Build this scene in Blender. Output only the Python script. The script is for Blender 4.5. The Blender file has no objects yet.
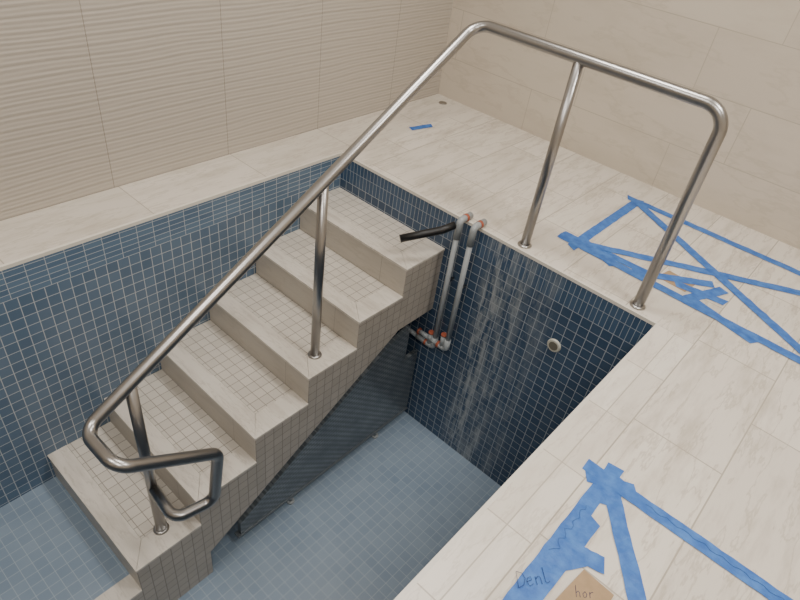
import bpy, bmesh, math, random
from mathutils import Vector, Matrix
random.seed(7)
scene=bpy.context.scene
# ------------------------------------------------------------ helpers
def srgb(r,g,b):
    def c(v):
        v/=255.; return v/12.92 if v<=.04045 else ((v+.055)/1.055)**2.4
    return (c(r),c(g),c(b),1)
def new_mat(name):
    m=bpy.data.materials.new(name); m.use_nodes=True; nt=m.node_tree
    return m,nt,nt.nodes['Principled BSDF']
def N(nt,typ,**kw):
    nd=nt.nodes.new(typ)
    for k,v in kw.items(): setattr(nd,k,v)
    return nd
def pos2d(nt,axes,origin=(0,0)):
    g=N(nt,'ShaderNodeNewGeometry'); s=N(nt,'ShaderNodeSeparateXYZ'); c=N(nt,'ShaderNodeCombineXYZ')
    nt.links.new(g.outputs['Position'],s.inputs[0])
    for i,a in enumerate(axes):
        ad=N(nt,'ShaderNodeMath',operation='SUBTRACT'); ad.inputs[1].default_value=origin[i]
        nt.links.new(s.outputs['XYZ'.index(a)],ad.inputs[0]); nt.links.new(ad.outputs[0],c.inputs[i])
    return c.outputs[0]
def mixc(nt,fac,a,b,blend='MIX'):
    m=N(nt,'ShaderNodeMix',data_type='RGBA',blend_type=blend)
    for s,v in ((m.inputs[0],fac),(m.inputs[6],a),(m.inputs[7],b)):
        if hasattr(v,'links'): nt.links.new(v,s)
        else: s.default_value=v
    return m.outputs[2]
def ramp(nt,src,p0,p1,c0=(0,0,0,1),c1=(1,1,1,1)):
    r=N(nt,'ShaderNodeValToRGB'); e=r.color_ramp.elements
    e[0].position=p0;e[0].color=c0;e[1].position=p1;e[1].color=c1
    nt.links.new(src,r.inputs[0]); return r.outputs[0]
def noise(nt,vec,scale,detail=3,stretch=(1,1,1),rough=.5,rot=0):
    mp=N(nt,'ShaderNodeMapping'); mp.inputs['Scale'].default_value=stretch; mp.inputs['Rotation'].default_value=(0,0,rot)
    nt.links.new(vec,mp.inputs[0]); t=N(nt,'ShaderNodeTexNoise'); t.inputs['Scale'].default_value=scale
    t.inputs['Detail'].default_value=detail; t.inputs['Roughness'].default_value=rough
    nt.links.new(mp.outputs[0],t.inputs['Vector']); return t.outputs['Fac']
def tile_mat(name,axes,bw,rh,c1,c2,mortar,ms=.0018,offset=0,origin=(0,0),rough=.3,vein=None,bump=.25,stain=None,spec=.5,mottle=.0):
    m,nt,p=new_mat(name); v=pos2d(nt,axes,origin)
    b=N(nt,'ShaderNodeTexBrick'); b.offset=offset; b.offset_frequency=2; b.squash=1
    b.inputs['Scale'].default_value=1; b.inputs['Brick Width'].default_value=bw; b.inputs['Row Height'].default_value=rh
    b.inputs['Mortar Size'].default_value=ms; b.inputs['Mortar Smooth'].default_value=.2
    b.inputs['Color1'].default_value=c1;b.inputs['Color2'].default_value=c2;b.inputs['Mortar'].default_value=mortar
    nt.links.new(v,b.inputs['Vector']); col=b.outputs['Color']
    if vein:
        vc,strength,st,sc=vein
        nz=noise(nt,v,sc,7,st,.66,.12); col=mixc(nt,ramp(nt,nz,.48,.68,(0,0,0,1),(strength,)*3+(1,)),col,vc)
        n2=noise(nt,v,sc*.8,5,st,.6,-.1)
        s=N(nt,'ShaderNodeMath',operation='SUBTRACT'); s.inputs[1].default_value=.5; nt.links.new(n2,s.inputs[0])
        a=N(nt,'ShaderNodeMath',operation='ABSOLUTE'); nt.links.new(s.outputs[0],a.inputs[0])
        col=mixc(nt,ramp(nt,a.outputs[0],.0,.02,(strength*.85,)*3+(1,),(0,0,0,1)),col,vc)
    if mottle:
        nz=noise(nt,v,3,4); col=mixc(nt,ramp(nt,nz,.3,.75,(0,0,0,1),(mottle,)*3+(1,)),col,mortar)
    if stain: col=stain(nt,v,col)
    nt.links.new(col,p.inputs['Base Color']); p.inputs['Roughness'].default_value=rough
    p.inputs['Specular IOR Level'].default_value=spec
    bp=N(nt,'ShaderNodeBump',invert=True); bp.inputs['Strength'].default_value=bump; bp.inputs['Distance'].default_value=.002
    nt.links.new(b.outputs['Fac'],bp.inputs['Height']); nt.links.new(bp.outputs[0],p.inputs['Normal'])
    return m
def plain(name,col,rough=.5,metal=0,nz=.08,scale=20):
    m,nt,p=new_mat(name); g=N(nt,'ShaderNodeNewGeometry')
    t=noise(nt,g.outputs['Position'],scale,4); d=tuple(c*(1-nz*2) for c in col[:3])+(1,)
    nt.links.new(mixc(nt,t,d,col),p.inputs['Base Color']); p.inputs['Roughness'].default_value=rough; p.inputs['Metallic'].default_value=metal
    return m
def empty(name):
    e=bpy.data.objects.new(name,None); scene.collection.objects.link(e); return e
def finish(bm,name,mats,parent=None,smooth=False):
    me=bpy.data.meshes.new(name); bmesh.ops.recalc_face_normals(bm,faces=bm.faces[:])
    if smooth:
        for f in bm.faces: f.smooth=True
    bm.to_mesh(me); bm.free(); o=bpy.data.objects.new(name,me)
    for m in (mats if isinstance(mats,(list,tuple)) else [mats]): me.materials.append(m)
    scene.collection.objects.link(o)
    if parent: o.parent=parent
    return o
def bm_box(bm,x0,x1,y0,y1,z0,z1,mi=0):
    vs=[bm.verts.new((x,y,z)) for x in (x0,x1) for y in (y0,y1) for z in (z0,z1)]
    for f in ((0,1,3,2),(4,6,7,5),(0,4,5,1),(2,3,7,6),(0,2,6,4),(1,5,7,3)):
        bm.faces.new([vs[i] for i in f]).material_index=mi
def box(name,x0,x1,y0,y1,z0,z1,mat,parent=None,bevel=0):
    bm=bmesh.new(); bm_box(bm,x0,x1,y0,y1,z0,z1)
    if bevel: bmesh.ops.bevel(bm,geom=bm.edges[:],offset=bevel,segments=2,affect='EDGES')
    return finish(bm,name,mat,parent)
def prism(name,poly,z0,z1,mat,parent=None):
    bm=bmesh.new(); a=[bm.verts.new((x,y,z0)) for x,y in poly]; b=[bm.verts.new((x,y,z1)) for x,y in poly]
    bm.faces.new(a);bm.faces.new(b)
    for i in range(len(a)): j=(i+1)%len(a); bm.faces.new((a[i],a[j],b[j],b[i]))
    return finish(bm,name,mat,parent)
def fillet(pts,rads,seg=10):
    out=[Vector(pts[0])]
    for i in range(1,len(pts)-1):
        p=Vector(pts[i]);a=(Vector(pts[i-1])-p);b=(Vector(pts[i+1])-p)
        ang=a.angle(b); r=rads[i-1]; d=min(r/math.tan(ang/2),a.length*.49,b.length*.49); r=d*math.tan(ang/2)
        A=p+a.normalized()*d;B=p+b.normalized()*d
        bis=(a.normalized()+b.normalized()).normalized(); c=p+bis*(r/math.sin(ang/2))
        va=A-c;vb=B-c;tot=va.angle(vb);ax=va.cross(vb).normalized()
        for k in range(seg+1): out.append(c+Matrix.Rotation(tot*k/seg,3,ax)@va)
    out.append(Vector(pts[-1])); return out
def bm_tube(bm,path,r,n=20,mi=0,cap=True):
    path=[Vector(p) for p in path]; rings=[]; t=(path[1]-path[0]).normalized()
    u=t.orthogonal().normalized()
    for i,p in enumerate(path):
        if i==0: tn=(path[1]-path[0])
        elif i==len(path)-1: tn=path[-1]-path[-2]
        else: tn=(path[i+1]-path[i]).normalized()+(path[i]-path[i-1]).normalized()
        tn.normalize(); q=t.rotation_difference(tn); u=(q@u); u=(u-tn*u.dot(tn)).normalized(); t=tn; v=t.cross(u)
        rr=r[i] if isinstance(r,(list,tuple)) else r
        rings.append([bm.verts.new(p+rr*(math.cos(2*math.pi*k/n)*u+math.sin(2*math.pi*k/n)*v)) for k in range(n)])
    for a,b in zip(rings,rings[1:]):
        for k in range(n):
            f=bm.faces.new((a[k],a[(k+1)%n],b[(k+1)%n],b[k])); f.smooth=True; f.material_index=mi
    if cap:
        for rg in (rings[0],rings[-1]): bm.faces.new(rg).material_index=mi
def tube(name,path,r,mat,parent=None,n=20):
    bm=bmesh.new(); bm_tube(bm,path,r,n); return finish(bm,name,mat,parent)

# ------------------------------------------------------------ dimensions (metres)
W=1.865; S=.784; D=1.52; LED=.314; BK=1.234; XR=4.6; YN=-5.2; YP=-3.3; H=2.9
d0=.212; RZ=.17; T=.305; YT=.2926; LAND=-1.232
# ------------------------------------------------------------ materials
vc=srgb(174,162,146)
deck_m=tile_mat('deck_porcelain_tile','YX',.61,.305,srgb(225,217,205),srgb(215,207,195),srgb(174,165,151),.0026,.5,(.35,W+.16),.36,(vc,.62,(1.1,5.5,1),2.2),.2)
ledge_m=tile_mat('ledge_porcelain_tile','YX',.61,.335,srgb(216,208,196),srgb(208,200,188),srgb(170,161,147),.0026,0,(.1,-.33),.36,(vc,.55,(1.1,6,1),2.4),.2)
coping_m=tile_mat('coping_tile','YX',.305,.08,srgb(229,222,211),srgb(219,211,199),srgb(184,175,162),.0022,0,(0,W),.35,(vc,.35,(1.2,5,1),3),.12)
def wall_stain(nt,v,col):
    s=N(nt,'ShaderNodeSeparateXYZ'); nt.links.new(v,s.inputs[0])
    out=col
    for cx,wd,st,sc in ((1.12,.10,.75,15),(1.24,.07,.65,12),(1.37,.10,.3,11)):
        nz=noise(nt,v,sc,8,(1.7,.30,1),.74)
        m=ramp(nt,nz,.44,.60)
        d=N(nt,'ShaderNodeMath',operation='SUBTRACT'); d.inputs[1].default_value=cx; nt.links.new(s.outputs[0],d.inputs[0])
        a=N(nt,'ShaderNodeMath',operation='ABSOLUTE'); nt.links.new(d.outputs[0],a.inputs[0])
        mk=ramp(nt,a.outputs[0],wd*.4,wd,(1,1,1,1),(0,0,0,1))
        mm=N(nt,'ShaderNodeMath',operation='MULTIPLY'); nt.links.new(m,mm.inputs[0]); nt.links.new(mk,mm.inputs[1])
        m2=N(nt,'ShaderNodeMath',operation='MULTIPLY'); nt.links.new(mm.outputs[0],m2.inputs[0]); m2.inputs[1].default_value=st
        out=mixc(nt,m2.outputs[0],out,srgb(166,171,172))
    return out
gr=srgb(176,182,186)
P=.0508
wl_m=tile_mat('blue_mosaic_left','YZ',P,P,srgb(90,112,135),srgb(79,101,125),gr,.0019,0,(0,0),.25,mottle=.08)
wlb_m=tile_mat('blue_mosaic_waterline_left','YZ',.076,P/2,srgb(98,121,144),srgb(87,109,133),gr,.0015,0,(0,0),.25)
wf_m=tile_mat('blue_mosaic_far_shaded','XZ',P,P,srgb(60,80,104),srgb(49,69,94),srgb(158,165,172),.0018,0,(0,0),.25,stain=wall_stain,mottle=.04)  # darker than the left mosaic: weaker light partly painted into the tile colour
wfb_m=tile_mat('blue_mosaic_waterline_far_shaded','XZ',P/2,.076,srgb(68,90,116),srgb(57,79,105),srgb(158,165,172),.0014,0,(0,0),.25,stain=wall_stain)  # band darkened like the wall below, its dimmer light put into the colour
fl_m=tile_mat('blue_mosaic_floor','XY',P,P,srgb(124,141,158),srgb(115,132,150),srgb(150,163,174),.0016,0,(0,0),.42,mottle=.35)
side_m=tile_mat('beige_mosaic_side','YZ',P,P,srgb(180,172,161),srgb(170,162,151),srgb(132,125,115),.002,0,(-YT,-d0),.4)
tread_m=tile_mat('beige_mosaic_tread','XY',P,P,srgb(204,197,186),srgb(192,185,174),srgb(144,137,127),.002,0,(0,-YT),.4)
riser_m=tile_mat('beige_riser_tile_shaded','XZ',.62,RZ,srgb(188,180,168),srgb(182,174,162),srgb(146,138,127),.0015,0,(.0,-d0),.4,(srgb(160,151,138),.4,(1,5,1),3))  # riser shade painted in: darker beige than the nosing tile
slab_m=tile_mat('beige_nosing_tile','XY',5,5,srgb(211,204,193),srgb(207,200,189),srgb(207,200,189),.0,0,(-2,-4),.38,(srgb(168,158,145),.5,(1,5,1),4),.0)
bwc=(srgb(201,191,176),srgb(196,186,171),srgb(174,164,149))
bv=(srgb(180,169,152),.5,(1,3,1),1.6)
backwall_m=tile_mat('back_wall_tile','XZ',.915,.305,*bwc,.0024,.33,(-.22,-.04),.4,bv,.15)
plain_wall=tile_mat('side_wall_tile','YZ',.915,.305,*bwc,.0028,.33,(0,0),.4)
front_wall=tile_mat('front_wall_tile','XZ',.915,.305,*bwc,.0028,.33,(0,0),.4)
def wave_wall():
    m,nt,p=new_mat('left_wall_wave_tile'); v=pos2d(nt,'YZ',(-1.14,.0))
    b=N(nt,'ShaderNodeTexBrick'); b.offset=0
    for k,x in (('Scale',1),('Brick Width',.62),('Row Height',1.2),('Mortar Size',.0022),('Mortar Smooth',.1)): b.inputs[k].default_value=x
    b.inputs['Color1'].default_value=srgb(186,178,167); b.inputs['Color2'].default_value=srgb(180,171,160); b.inputs['Mortar'].default_value=srgb(152,144,133)
    nt.links.new(v,b.inputs['Vector'])
    hs=[]
    for sc,dist,st in ((17,5.5,(.35,1,1)),(10,6.5,(.26,1,1))):
        w=N(nt,'ShaderNodeTexWave',wave_type='BANDS',bands_direction='Y',wave_profile='SIN')
        mp=N(nt,'ShaderNodeMapping'); mp.inputs['Scale'].default_value=st; nt.links.new(v,mp.inputs[0]); nt.links.new(mp.outputs[0],w.inputs['Vector'])
        w.inputs['Scale'].default_value=sc; w.inputs['Distortion'].default_value=dist; w.inputs['Detail'].default_value=1.5; w.inputs['Detail Scale'].default_value=.3
        hs.append(w.outputs['Fac'])
    hh=mixc(nt,.4,hs[0],hs[1])
    col=mixc(nt,ramp(nt,hh,.1,.5,(.3,.3,.3,1),(0,0,0,1)),b.outputs['Color'],srgb(152,144,132))  # rib troughs painted darker, shade between ribs added to the bump
    nt.links.new(col,p.inputs['Base Color']); p.inputs['Roughness'].default_value=.5
    bp=N(nt,'ShaderNodeBump'); bp.inputs['Strength'].default_value=.45; bp.inputs['Distance'].default_value=.004
    nt.links.new(hh,bp.inputs['Height'])
    b2=N(nt,'ShaderNodeBump',invert=True); b2.inputs['Strength'].default_value=.4; b2.inputs['Distance'].default_value=.002
    nt.links.new(b.outputs['Fac'],b2.inputs['Height']); nt.links.new(bp.outputs[0],b2.inputs['Normal']); nt.links.new(b2.outputs[0],p.inputs['Normal'])
    return m
leftwall_m=wave_wall()
steel_m,nt,p=new_mat('brushed_stainless_steel'); p.inputs['Metallic'].default_value=1; p.inputs['Base Color'].default_value=srgb(164,162,160); p.inputs['Roughness'].default_value=.31
trim_m=plain('trim_white',srgb(228,222,210),.35)
paint_m=plain('ceiling_paint',srgb(235,232,226),.8)
pvc_m=plain('grey_pvc',srgb(160,165,167),.35,0,.12,30)
rust_m=plain('primer_orange',srgb(176,92,66),.5,0,.2,60)
rubber_m=plain('black_rubber',srgb(20,20,22),.45)
white_m=plain('white_fitting',srgb(200,198,184),.4)
recess_shade_m=plain('fitting_recess_shade',srgb(112,108,94),.6)  # dark tone that paints the shade inside the fitting
brown_m=plain('brown_cardboard',srgb(176,148,114),.8,0,.15,40)
ink_m=plain('marker_ink',srgb(28,40,96),.6)
tm,nt,p=new_mat('blue_painters_tape'); g=N(nt,'ShaderNodeNewGeometry')
nz=noise(nt,g.outputs['Position'],28,5); c=mixc(nt,ramp(nt,nz,.35,.7),srgb(44,98,176),srgb(70,126,200))
nt.links.new(c,p.inputs['Base Color']); p.inputs['Roughness'].default_value=.5
b=N(nt,'ShaderNodeBump'); b.inputs['Strength'].default_value=.6; b.inputs['Distance'].default_value=.003
nt.links.new(noise(nt,g.outputs['Position'],60,4),b.inputs['Height']); nt.links.new(b.outputs[0],p.inputs['Normal'])
tape_m=tm

# ------------------------------------------------------------ room shell
bm=bmesh.new(); FT=-.012
bm_box(bm,-LED,0,YN,BK,FT,0,1)
bm_box(bm,0,W,0,BK,FT,0,0); bm_box(bm,W,XR,YN,BK,FT,0,0); bm_box(bm,0,W,YN,YP,FT,0,0)
finish(bm,'floor',[deck_m,ledge_m])
box('wall_left',-LED-.1,-LED,YN,BK+.1,-.15,H,leftwall_m)
box('wall_back',-LED,XR,BK,BK+.1,-.15,H,backwall_m)
box('wall_right',XR,XR+.1,YN,BK+.1,-.15,H,plain_wall)
box('wall_front',-LED-.1,XR+.1,YN-.1,YN,-.15,H,front_wall)
box('ceiling',-LED-.1,XR+.1,YN-.1,BK+.1,H,H+.1,paint_m)
# pool shell
pool=empty('swimming_pool')
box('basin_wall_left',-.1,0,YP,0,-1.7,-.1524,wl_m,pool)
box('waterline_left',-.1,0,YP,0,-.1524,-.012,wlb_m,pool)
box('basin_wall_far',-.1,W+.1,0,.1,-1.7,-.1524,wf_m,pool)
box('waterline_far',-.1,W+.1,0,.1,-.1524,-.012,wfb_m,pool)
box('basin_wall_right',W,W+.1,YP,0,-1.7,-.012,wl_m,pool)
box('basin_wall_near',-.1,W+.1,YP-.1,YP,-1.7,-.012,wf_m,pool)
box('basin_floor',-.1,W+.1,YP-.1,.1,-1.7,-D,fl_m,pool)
bm=bmesh.new()
bm_box(bm,-.012,.0015,YP,0,-.014,.002); bm_box(bm,-.012,W+.012,-.0015,.012,-.014,.002); bm_box(bm,W-.0015,W+.012,YP,0,-.014,.002)
finish(bm,'trim_1',trim_m)
bm=bmesh.new(); bm_box(bm,W+.012,W+.16,YP,-.0,-.01,.0015); finish(bm,'pool_coping',coping_m,pool)
# landing (shallow floor) beside the last step
Y7=-YT-5*T
land=empty('shallow_landing')
box('landing_floor',0,S-.1,YP,Y7,-D,LAND,fl_m,land)
box('landing_edge',S-.1,S,YP,Y7,-D,LAND,side_m,land)
box('landing_border',S-.1,S+.001,YP,Y7,LAND-.01,LAND+.002,slab_m,land)

# ------------------------------------------------------------ stairs
st=empty('tiled_staircase')
prof=[(0,-d0-.012)]
for i in range(6):
    y=-YT-T*i; z=-d0-RZ*i-.012
    prof.append((y,z)); prof.append((y,z-RZ if i<5 else -D))
prof+=[(-1.485,-D),(-1.485,-1.335),(-.28,-.615),(0,-.615)]
bm=bmesh.new()
a=[bm.verts.new((0.0,y,z)) for y,z in prof]; b=[bm.verts.new((S,y,z)) for y,z in prof]
f1=bm.faces.new(a); f2=bm.faces.new(b); f1.material_index=0; f2.material_index=0
for i in range(len(a)):
    j=(i+1)%len(a); f=bm.faces.new((a[i],a[j],b[j],b[i]))
    f.material_index=1 if abs(prof[i][0]-prof[j][0])<1e-6 else 2
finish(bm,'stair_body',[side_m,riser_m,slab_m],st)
for i in range(6):
    y0=-YT-T*i-.004; y1=-YT-T*(i-1) if i else 0; z=-d0-RZ*i; zb=z-.012; x1=S+.004; fr=.09; sd=.115
    g=.0012
    prism('nosing_%d'%(i+1),[(0,y0),(x1,y0),(x1-sd-g,y0+fr-g),(0,y0+fr-g)],zb,z,slab_m,st)
    prism('side_border_%d'%(i+1),[(x1,y0+g),(x1,y1),(x1-sd,y1),(x1-sd,y0+fr)],zb,z,slab_m,st)
    prism('tread_mosaic_%d'%(i+1),[(0,y0+fr),(x1-sd-g,y0+fr),(x1-sd-g,y1),(0,y1)],zb,z-.0006,tread_m,st)
# ------------------------------------------------------------ panel under stairs
pan=empty('embossed_access_panel')
pm,nt,p=new_mat('embossed_grey_panel'); v=pos2d(nt,'YZ')
mp=N(nt,'ShaderNodeMapping'); mp.inputs['Rotation'].default_value=(0,0,.25); mp.inputs['Scale'].default_value=(1,1.9,1); nt.links.new(v,mp.inputs[0])
ck=N(nt,'ShaderNodeTexChecker'); ck.inputs['Scale'].default_value=36; nt.links.new(mp.outputs[0],ck.inputs['Vector'])
n2=noise(nt,v,9,5)
col=mixc(nt,ck.outputs['Fac'],srgb(136,142,146),srgb(100,107,112)); col=mixc(nt,ramp(nt,n2,.35,.7,(0,0,0,1),(.65,.65,.65,1)),col,srgb(86,94,100))
nt.links.new(col,p.inputs['Base Color']); p.inputs['Roughness'].default_value=.28; p.inputs['Metallic'].default_value=.35
bb=N(nt,'ShaderNodeBump'); bb.inputs['Strength'].default_value=.6; bb.inputs['Distance'].default_value=.003
nt.links.new(ck.outputs['Fac'],bb.inputs['Height']); nt.links.new(bb.outputs[0],p.inputs['Normal'])
poly=[(-.012,-1.455),(-1.29,-1.455),(-1.29,-1.36),(-.34,-.765),(-.13,-.70),(-.13,-.96),(-.012,-.96)]
bm=bmesh.new(); a=[bm.verts.new((.725,y,z)) for y,z in poly]; c=[bm.verts.new((.75,y,z)) for y,z in poly]
bm.faces.new(a);bm.faces.new(c)
for i in range(len(poly)): j=(i+1)%len(poly); bm.faces.new((a[i],a[j],c[j],c[i]))
finish(bm,'panel',pm,pan)
bm=bmesh.new(); bm_box(bm,.72,.756,-1.31,-.012,-1.465,-1.452); finish(bm,'bottom_rail',plain('panel_frame',srgb(120,126,130),.4,.5),pan)
for i,y in enumerate((-.29,-.96)):
    bm=bmesh.new(); bm_tube(bm,[(.74,y,-D),(.74,y,-D+.012)],.022); bm_tube(bm,[(.74,y,-D+.012),(.74,y,-1.46)],.009)
    finish(bm,'foot_%d'%(i+1),pvc_m,pan)
# ------------------------------------------------------------ handrail
hr=empty('stainless_handrail')
x=.685; ry=.0555; h=.854
pts=[(1.756,ry,0),(1.756,ry,h),(x,ry,h),(x,-1.825,-.256),(.90,-1.825,-.24),(.91,-1.47,-.47),(.90,-1.5,-.754),(.87,-1.66,-.754),(.70,-1.646,-.754)]
path=fillet(pts,[.085,.075,.055,.055,.05,.05,.05])
tube('top_rail',path,.0235,steel_m,hr,24)
def zr(y): return h+(y-ry)*(-.256-h)/(-1.825-ry)
for nm,a,b in (('deck_post',(1.18,ry,0),(1.18,ry,h)),('stair_post_1',(x,-.78,-d0-2*RZ),(x,-.78,zr(-.78))),('stair_post_2',(x,-1.646,-d0-5*RZ),(x,-1.646,zr(-1.646)))):
    tube(nm,[a,b],.0215,steel_m,hr,24)
for i,q in enumerate(((1.18,ry,0),(1.756,ry,0),(x,-.78,-d0-2*RZ),(x,-1.646,-d0-5*RZ))):
    q=Vector(q); bm=bmesh.new(); bm_tube(bm,[q,q+Vector((0,0,.006)),q+Vector((0,0,.010))],[.034,.032,.026],24); finish(bm,'flange_%d'%(i+1),steel_m,hr)
# ------------------------------------------------------------ pipes
pp=empty('pvc_pipework'); y=-.05
for i,(px,zt,zbm) in enumerate(((.872,-.035,-.80),(.955,-.032,-.76))):
    tube('riser_pipe_%d'%(i+1),[(px,y,zbm),(px,y,zt)],.014,pvc_m,pp)
    tube('top_elbow_%d'%(i+1),fillet([(px,y,zt-.05),(px,y,zt+.052),(px,.035,zt+.052)],[.02]),.0175,pvc_m,pp)
    tube('top_ring_%d'%(i+1),[(px,-.012,zt+.052),(px,.004,zt+.052)],.0195,rust_m,pp)
    tube('low_elbow_%d'%(i+1),fillet([(px,y,zbm+.06),(px,y,zbm-.01),(px-.12,y,zbm-.01)],[.02]),.018,pvc_m,pp)
    tube('low_ring_%d'%(i+1),[(px-.045,y,zbm-.01),(px-.06,y,zbm-.01)],.020,rust_m,pp)
    tube('low_pipe_%d'%(i+1),[(px-.12,y,zbm-.01),(px-.19,y,zbm-.01)],.013,pvc_m,pp)
    tube('low_cap_%d'%(i+1),[(px-.19,y,zbm-.01),(px-.20,y,zbm-.01)],.019,rust_m,pp)
    tube('low_tee_%d'%(i+1),[(px-.03,y,zbm-.01),(px-.03,y,zbm+.07)],.015,pvc_m,pp)
    tube('low_tee_cap_%d'%(i+1),[(px-.03,y,zbm+.07),(px-.03,y,zbm+.08)],.017,rust_m,pp)
    tube('pipe_clip_%d'%(i+1),[(px,0,-.35),(px,-.06,-.35)],.008,steel_m,pp)
ho=empty('black_rubber_hose')
tube('hose',fillet([(.853,-.055,-.015),(.82,-.11,-.04),(.78,-.19,-.05),(.71,-.285,-.078)],[.06,.1]),.019,rubber_m,ho)
# wall inlet
bm=bmesh.new(); bm_tube(bm,[(1.50,0,-.38),(1.50,-.004,-.38),(1.50,-.010,-.38)],[.036,.036,.031],28)
inl=empty('pool_inlet_fitting'); finish(bm,'flange',white_m,inl)
bm=bmesh.new(); bm_tube(bm,[(1.50,-.010,-.38),(1.50,-.0115,-.38)],[.023,.023],24); finish(bm,'recess_shade_disc',recess_shade_m,inl)  # flat dark disc on the flange, painted shade in place of a hollow
# ------------------------------------------------------------ tape
def strip(bm,a,b,w,lift=.0012):
    a=Vector(a+(0,)); b=Vector(b+(0,))
    L=(b-a).length; n=max(6,int(L/.03)); d=(b-a)/L; s=Vector((-d.y,d.x,0)); prev=None
    z=lift+random.random()*.0012
    for i in range(n+1):
        t=i/n; j=random.uniform(-.0012,.0012); ww=w/2*(1+random.uniform(-.03,.03))
        c=a+d*L*t+s*j; e=d*random.uniform(-.014,.014) if i in(0,n) else Vector()
        cur=[bm.verts.new(c+s*ww+e+Vector((0,0,z+random.random()*.002))),bm.verts.new(c-s*ww-e+Vector((0,0,z+random.random()*.002)))]
        if prev: bm.faces.new((prev[0],prev[1],cur[1],cur[0]))
        prev=cur
w=.05
bm=bmesh.new()
for a,b in (((1.28,.965),(2.75,.985)),((1.34,.99),(1.335,.22)),((1.24,.275),(2.75,.25)),((1.33,.96),(2.50,.24)),((1.35,.30),(2.60,.985)),((2.70,1.0),(2.68,.2)),
            ((1.62,.27),(1.93,.50)),((1.24,.31),(1.72,.33)),((1.88,.27),(1.98,.50)),((1.80,.36),(2.02,.40)),((1.35,.33),(1.55,.25)),((1.9,.3),(2.2,.22))): strip(bm,a,b,w)
finish(bm,'blue_tape_outline',tape_m)
bm=bmesh.new()
for a,b in (((2.00,-.865),(3.2,-.86)),((2.075,-.80),(2.08,-1.62)),((2.06,-.84),(2.52,-1.42)),((2.02,-1.6),(3.2,-1.62)),((3.1,-.8),(3.1,-1.65)),((2.10,-1.22),(2.17,-1.12)),
            ((2.10,-.83),(2.12,-.95)),((2.02,-.90),(2.16,-.84)),((2.11,-1.02),(2.10,-1.55)),((2.12,-1.15),(2.20,-1.13)),((2.13,-1.40),(2.4,-1.43))): strip(bm,a,b,w)
finish(bm,'blue_tape_outline',tape_m)
bm=bmesh.new(); strip(bm,(-.01,.59),(.03,.75),.045); finish(bm,'blue_tape_scrap',tape_m)
def patch(name,pts,z):
    bm=bmesh.new(); bm.faces.new([bm.verts.new((px,py,z)) for px,py in pts]); r=bmesh.ops.extrude_face_region(bm,geom=bm.faces[:])
    bmesh.ops.translate(bm,verts=[v for v in r['geom'] if isinstance(v,bmesh.types.BMVert)],vec=(0,0,.0008)); return finish(bm,name,brown_m)
patch('cardboard_patch',[(1.72,.34),(1.86,.33),(1.87,.43),(1.74,.44)],.0005)
patch('cardboard_patch',[(2.15,-1.32),(2.26,-1.32),(2.255,-1.185),(2.165,-1.18)],.0045)
GL={'D':[[(0,0),(.05,1),(.4,.85),(.55,.5),(.35,.1),(0,0)]],'e':[[(0,.28),(.35,.35),(.3,.55),(.1,.5),(0,.25),(.15,0),(.4,.1)]],
    'n':[[(0,.5),(.03,0)],[(.03,.35),(.2,.52),(.33,.4),(.36,0)]],'l':[[(0,1),(.02,.1),(.15,0),(.3,.1)]],
    'h':[[(0,1),(.03,0)],[(.03,.35),(.2,.52),(.33,.4),(.36,0)]],'o':[[(.2,.5),(0,.3),(.1,0),(.3,.05),(.35,.3),(.2,.5)]],'r':[[(0,.5),(.03,0)],[(.03,.3),(.15,.48),(.32,.48)]]}
def write(name,body,ox,oy,rot,size,z):
    bm=bmesh.new(); cx=0; M=Matrix.Rotation(rot,3,'Z')
    for ch in body:
        for s in GL[ch]:
            bm_tube(bm,[Vector((ox,oy,z))+M@Vector(((cx+px+.15*py)*size,py*size,0)) for px,py in s],.0007,6)
        cx+=.6
    finish(bm,name,ink_m)
write('handwriting','Denl',2.068,-1.35,.95,.042,.006)
write('handwriting','hor',2.186,-1.262,.72,.03,.0058)
bm=bmesh.new()
def scrib(a,b,amp,n):
    a=Vector(a);b=Vector(b);d=b-a;s=Vector((-d.y,d.x,0)).normalized()
    bm_tube(bm,[a+d*i/n+s*amp*math.sin(i*1.9)*random.uniform(.3,1) for i in range(n+1)],.0004,6)
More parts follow.
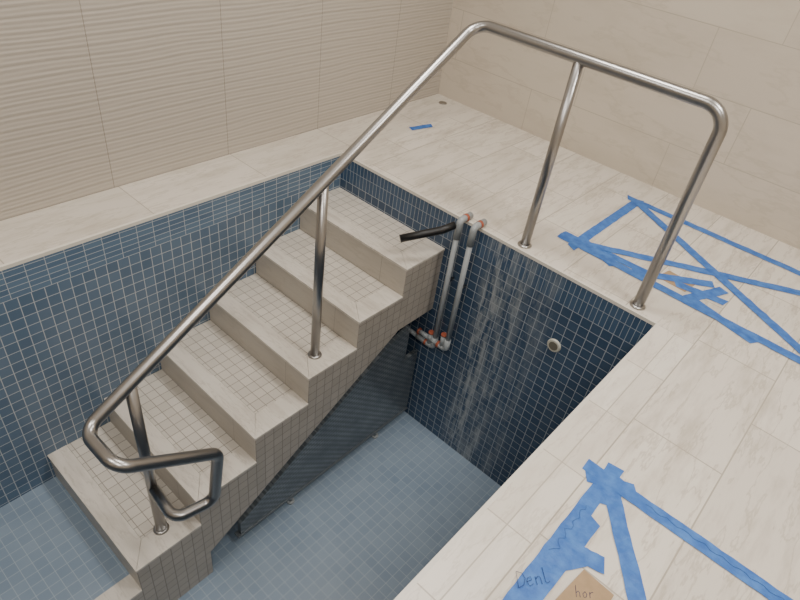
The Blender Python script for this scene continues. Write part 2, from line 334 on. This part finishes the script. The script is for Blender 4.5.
scrib((2.2,-.862,.0045),(2.75,-.86,.0045),.008,34); scrib((2.075,-1.0,.0045),(2.078,-1.2,.0045),.012,16)
finish(bm,'marker_scribble',ink_m)
bm=bmesh.new(); bm_tube(bm,[(-.18,1.12,0),(-.18,1.12,.004)],.028,24); finish(bm,'floor_drain_cap',steel_m)
# ------------------------------------------------------------ lights
lm,nt,p=new_mat('luminaire_diffuser'); p.inputs['Emission Color'].default_value=(1,.96,.9,1); p.inputs['Emission Strength'].default_value=3; p.inputs['Base Color'].default_value=(.9,.9,.9,1)
def light(lx,ly,e,sx=.9,sy=.5):
    o=empty('ceiling_light')
    bmx=bmesh.new(); bm_box(bmx,lx-sx/2-.03,lx+sx/2+.03,ly-sy/2-.03,ly+sy/2+.03,H-.03,H); finish(bmx,'housing',trim_m,o)
    bmx=bmesh.new(); bm_box(bmx,lx-sx/2,lx+sx/2,ly-sy/2,ly+sy/2,H-.034,H-.03); finish(bmx,'diffuser',lm,o)
    la=bpy.data.lights.new('lamp','AREA'); la.shape='RECTANGLE'; la.size=sx; la.size_y=sy; la.energy=e; la.color=(1,.962,.91)
    l=bpy.data.objects.new('lamp',la); scene.collection.objects.link(l); l.location=(lx,ly,H-.04); l.parent=o
for lx,ly,e in ((.9,-.3,36),(2.9,-.3,44),(.9,-2.8,34),(2.9,-2.8,46)): light(lx,ly,e)
wd=bpy.data.worlds.new('World'); scene.world=wd; wd.use_nodes=True; wd.node_tree.nodes['Background'].inputs[0].default_value=(.5,.48,.45,1); wd.node_tree.nodes['Background'].inputs[1].default_value=.3
# ------------------------------------------------------------ camera
cam=bpy.data.cameras.new('camera'); co=bpy.data.objects.new('camera',cam); scene.collection.objects.link(co)
R=Matrix(((0.73545,0.66631,0.12308),(0.48932,-0.39662,-0.7767),(-0.4687,0.63145,-0.61773)))
Rw=R.transposed()@Matrix(((1,0,0),(0,-1,0),(0,0,-1)))
co.matrix_world=Matrix.Translation((2.2117,-2.2332,1.4859))@Rw.to_4x4()
cam.sensor_width=36; cam.lens=607.8*36/800; cam.clip_start=.02
scene.camera=co
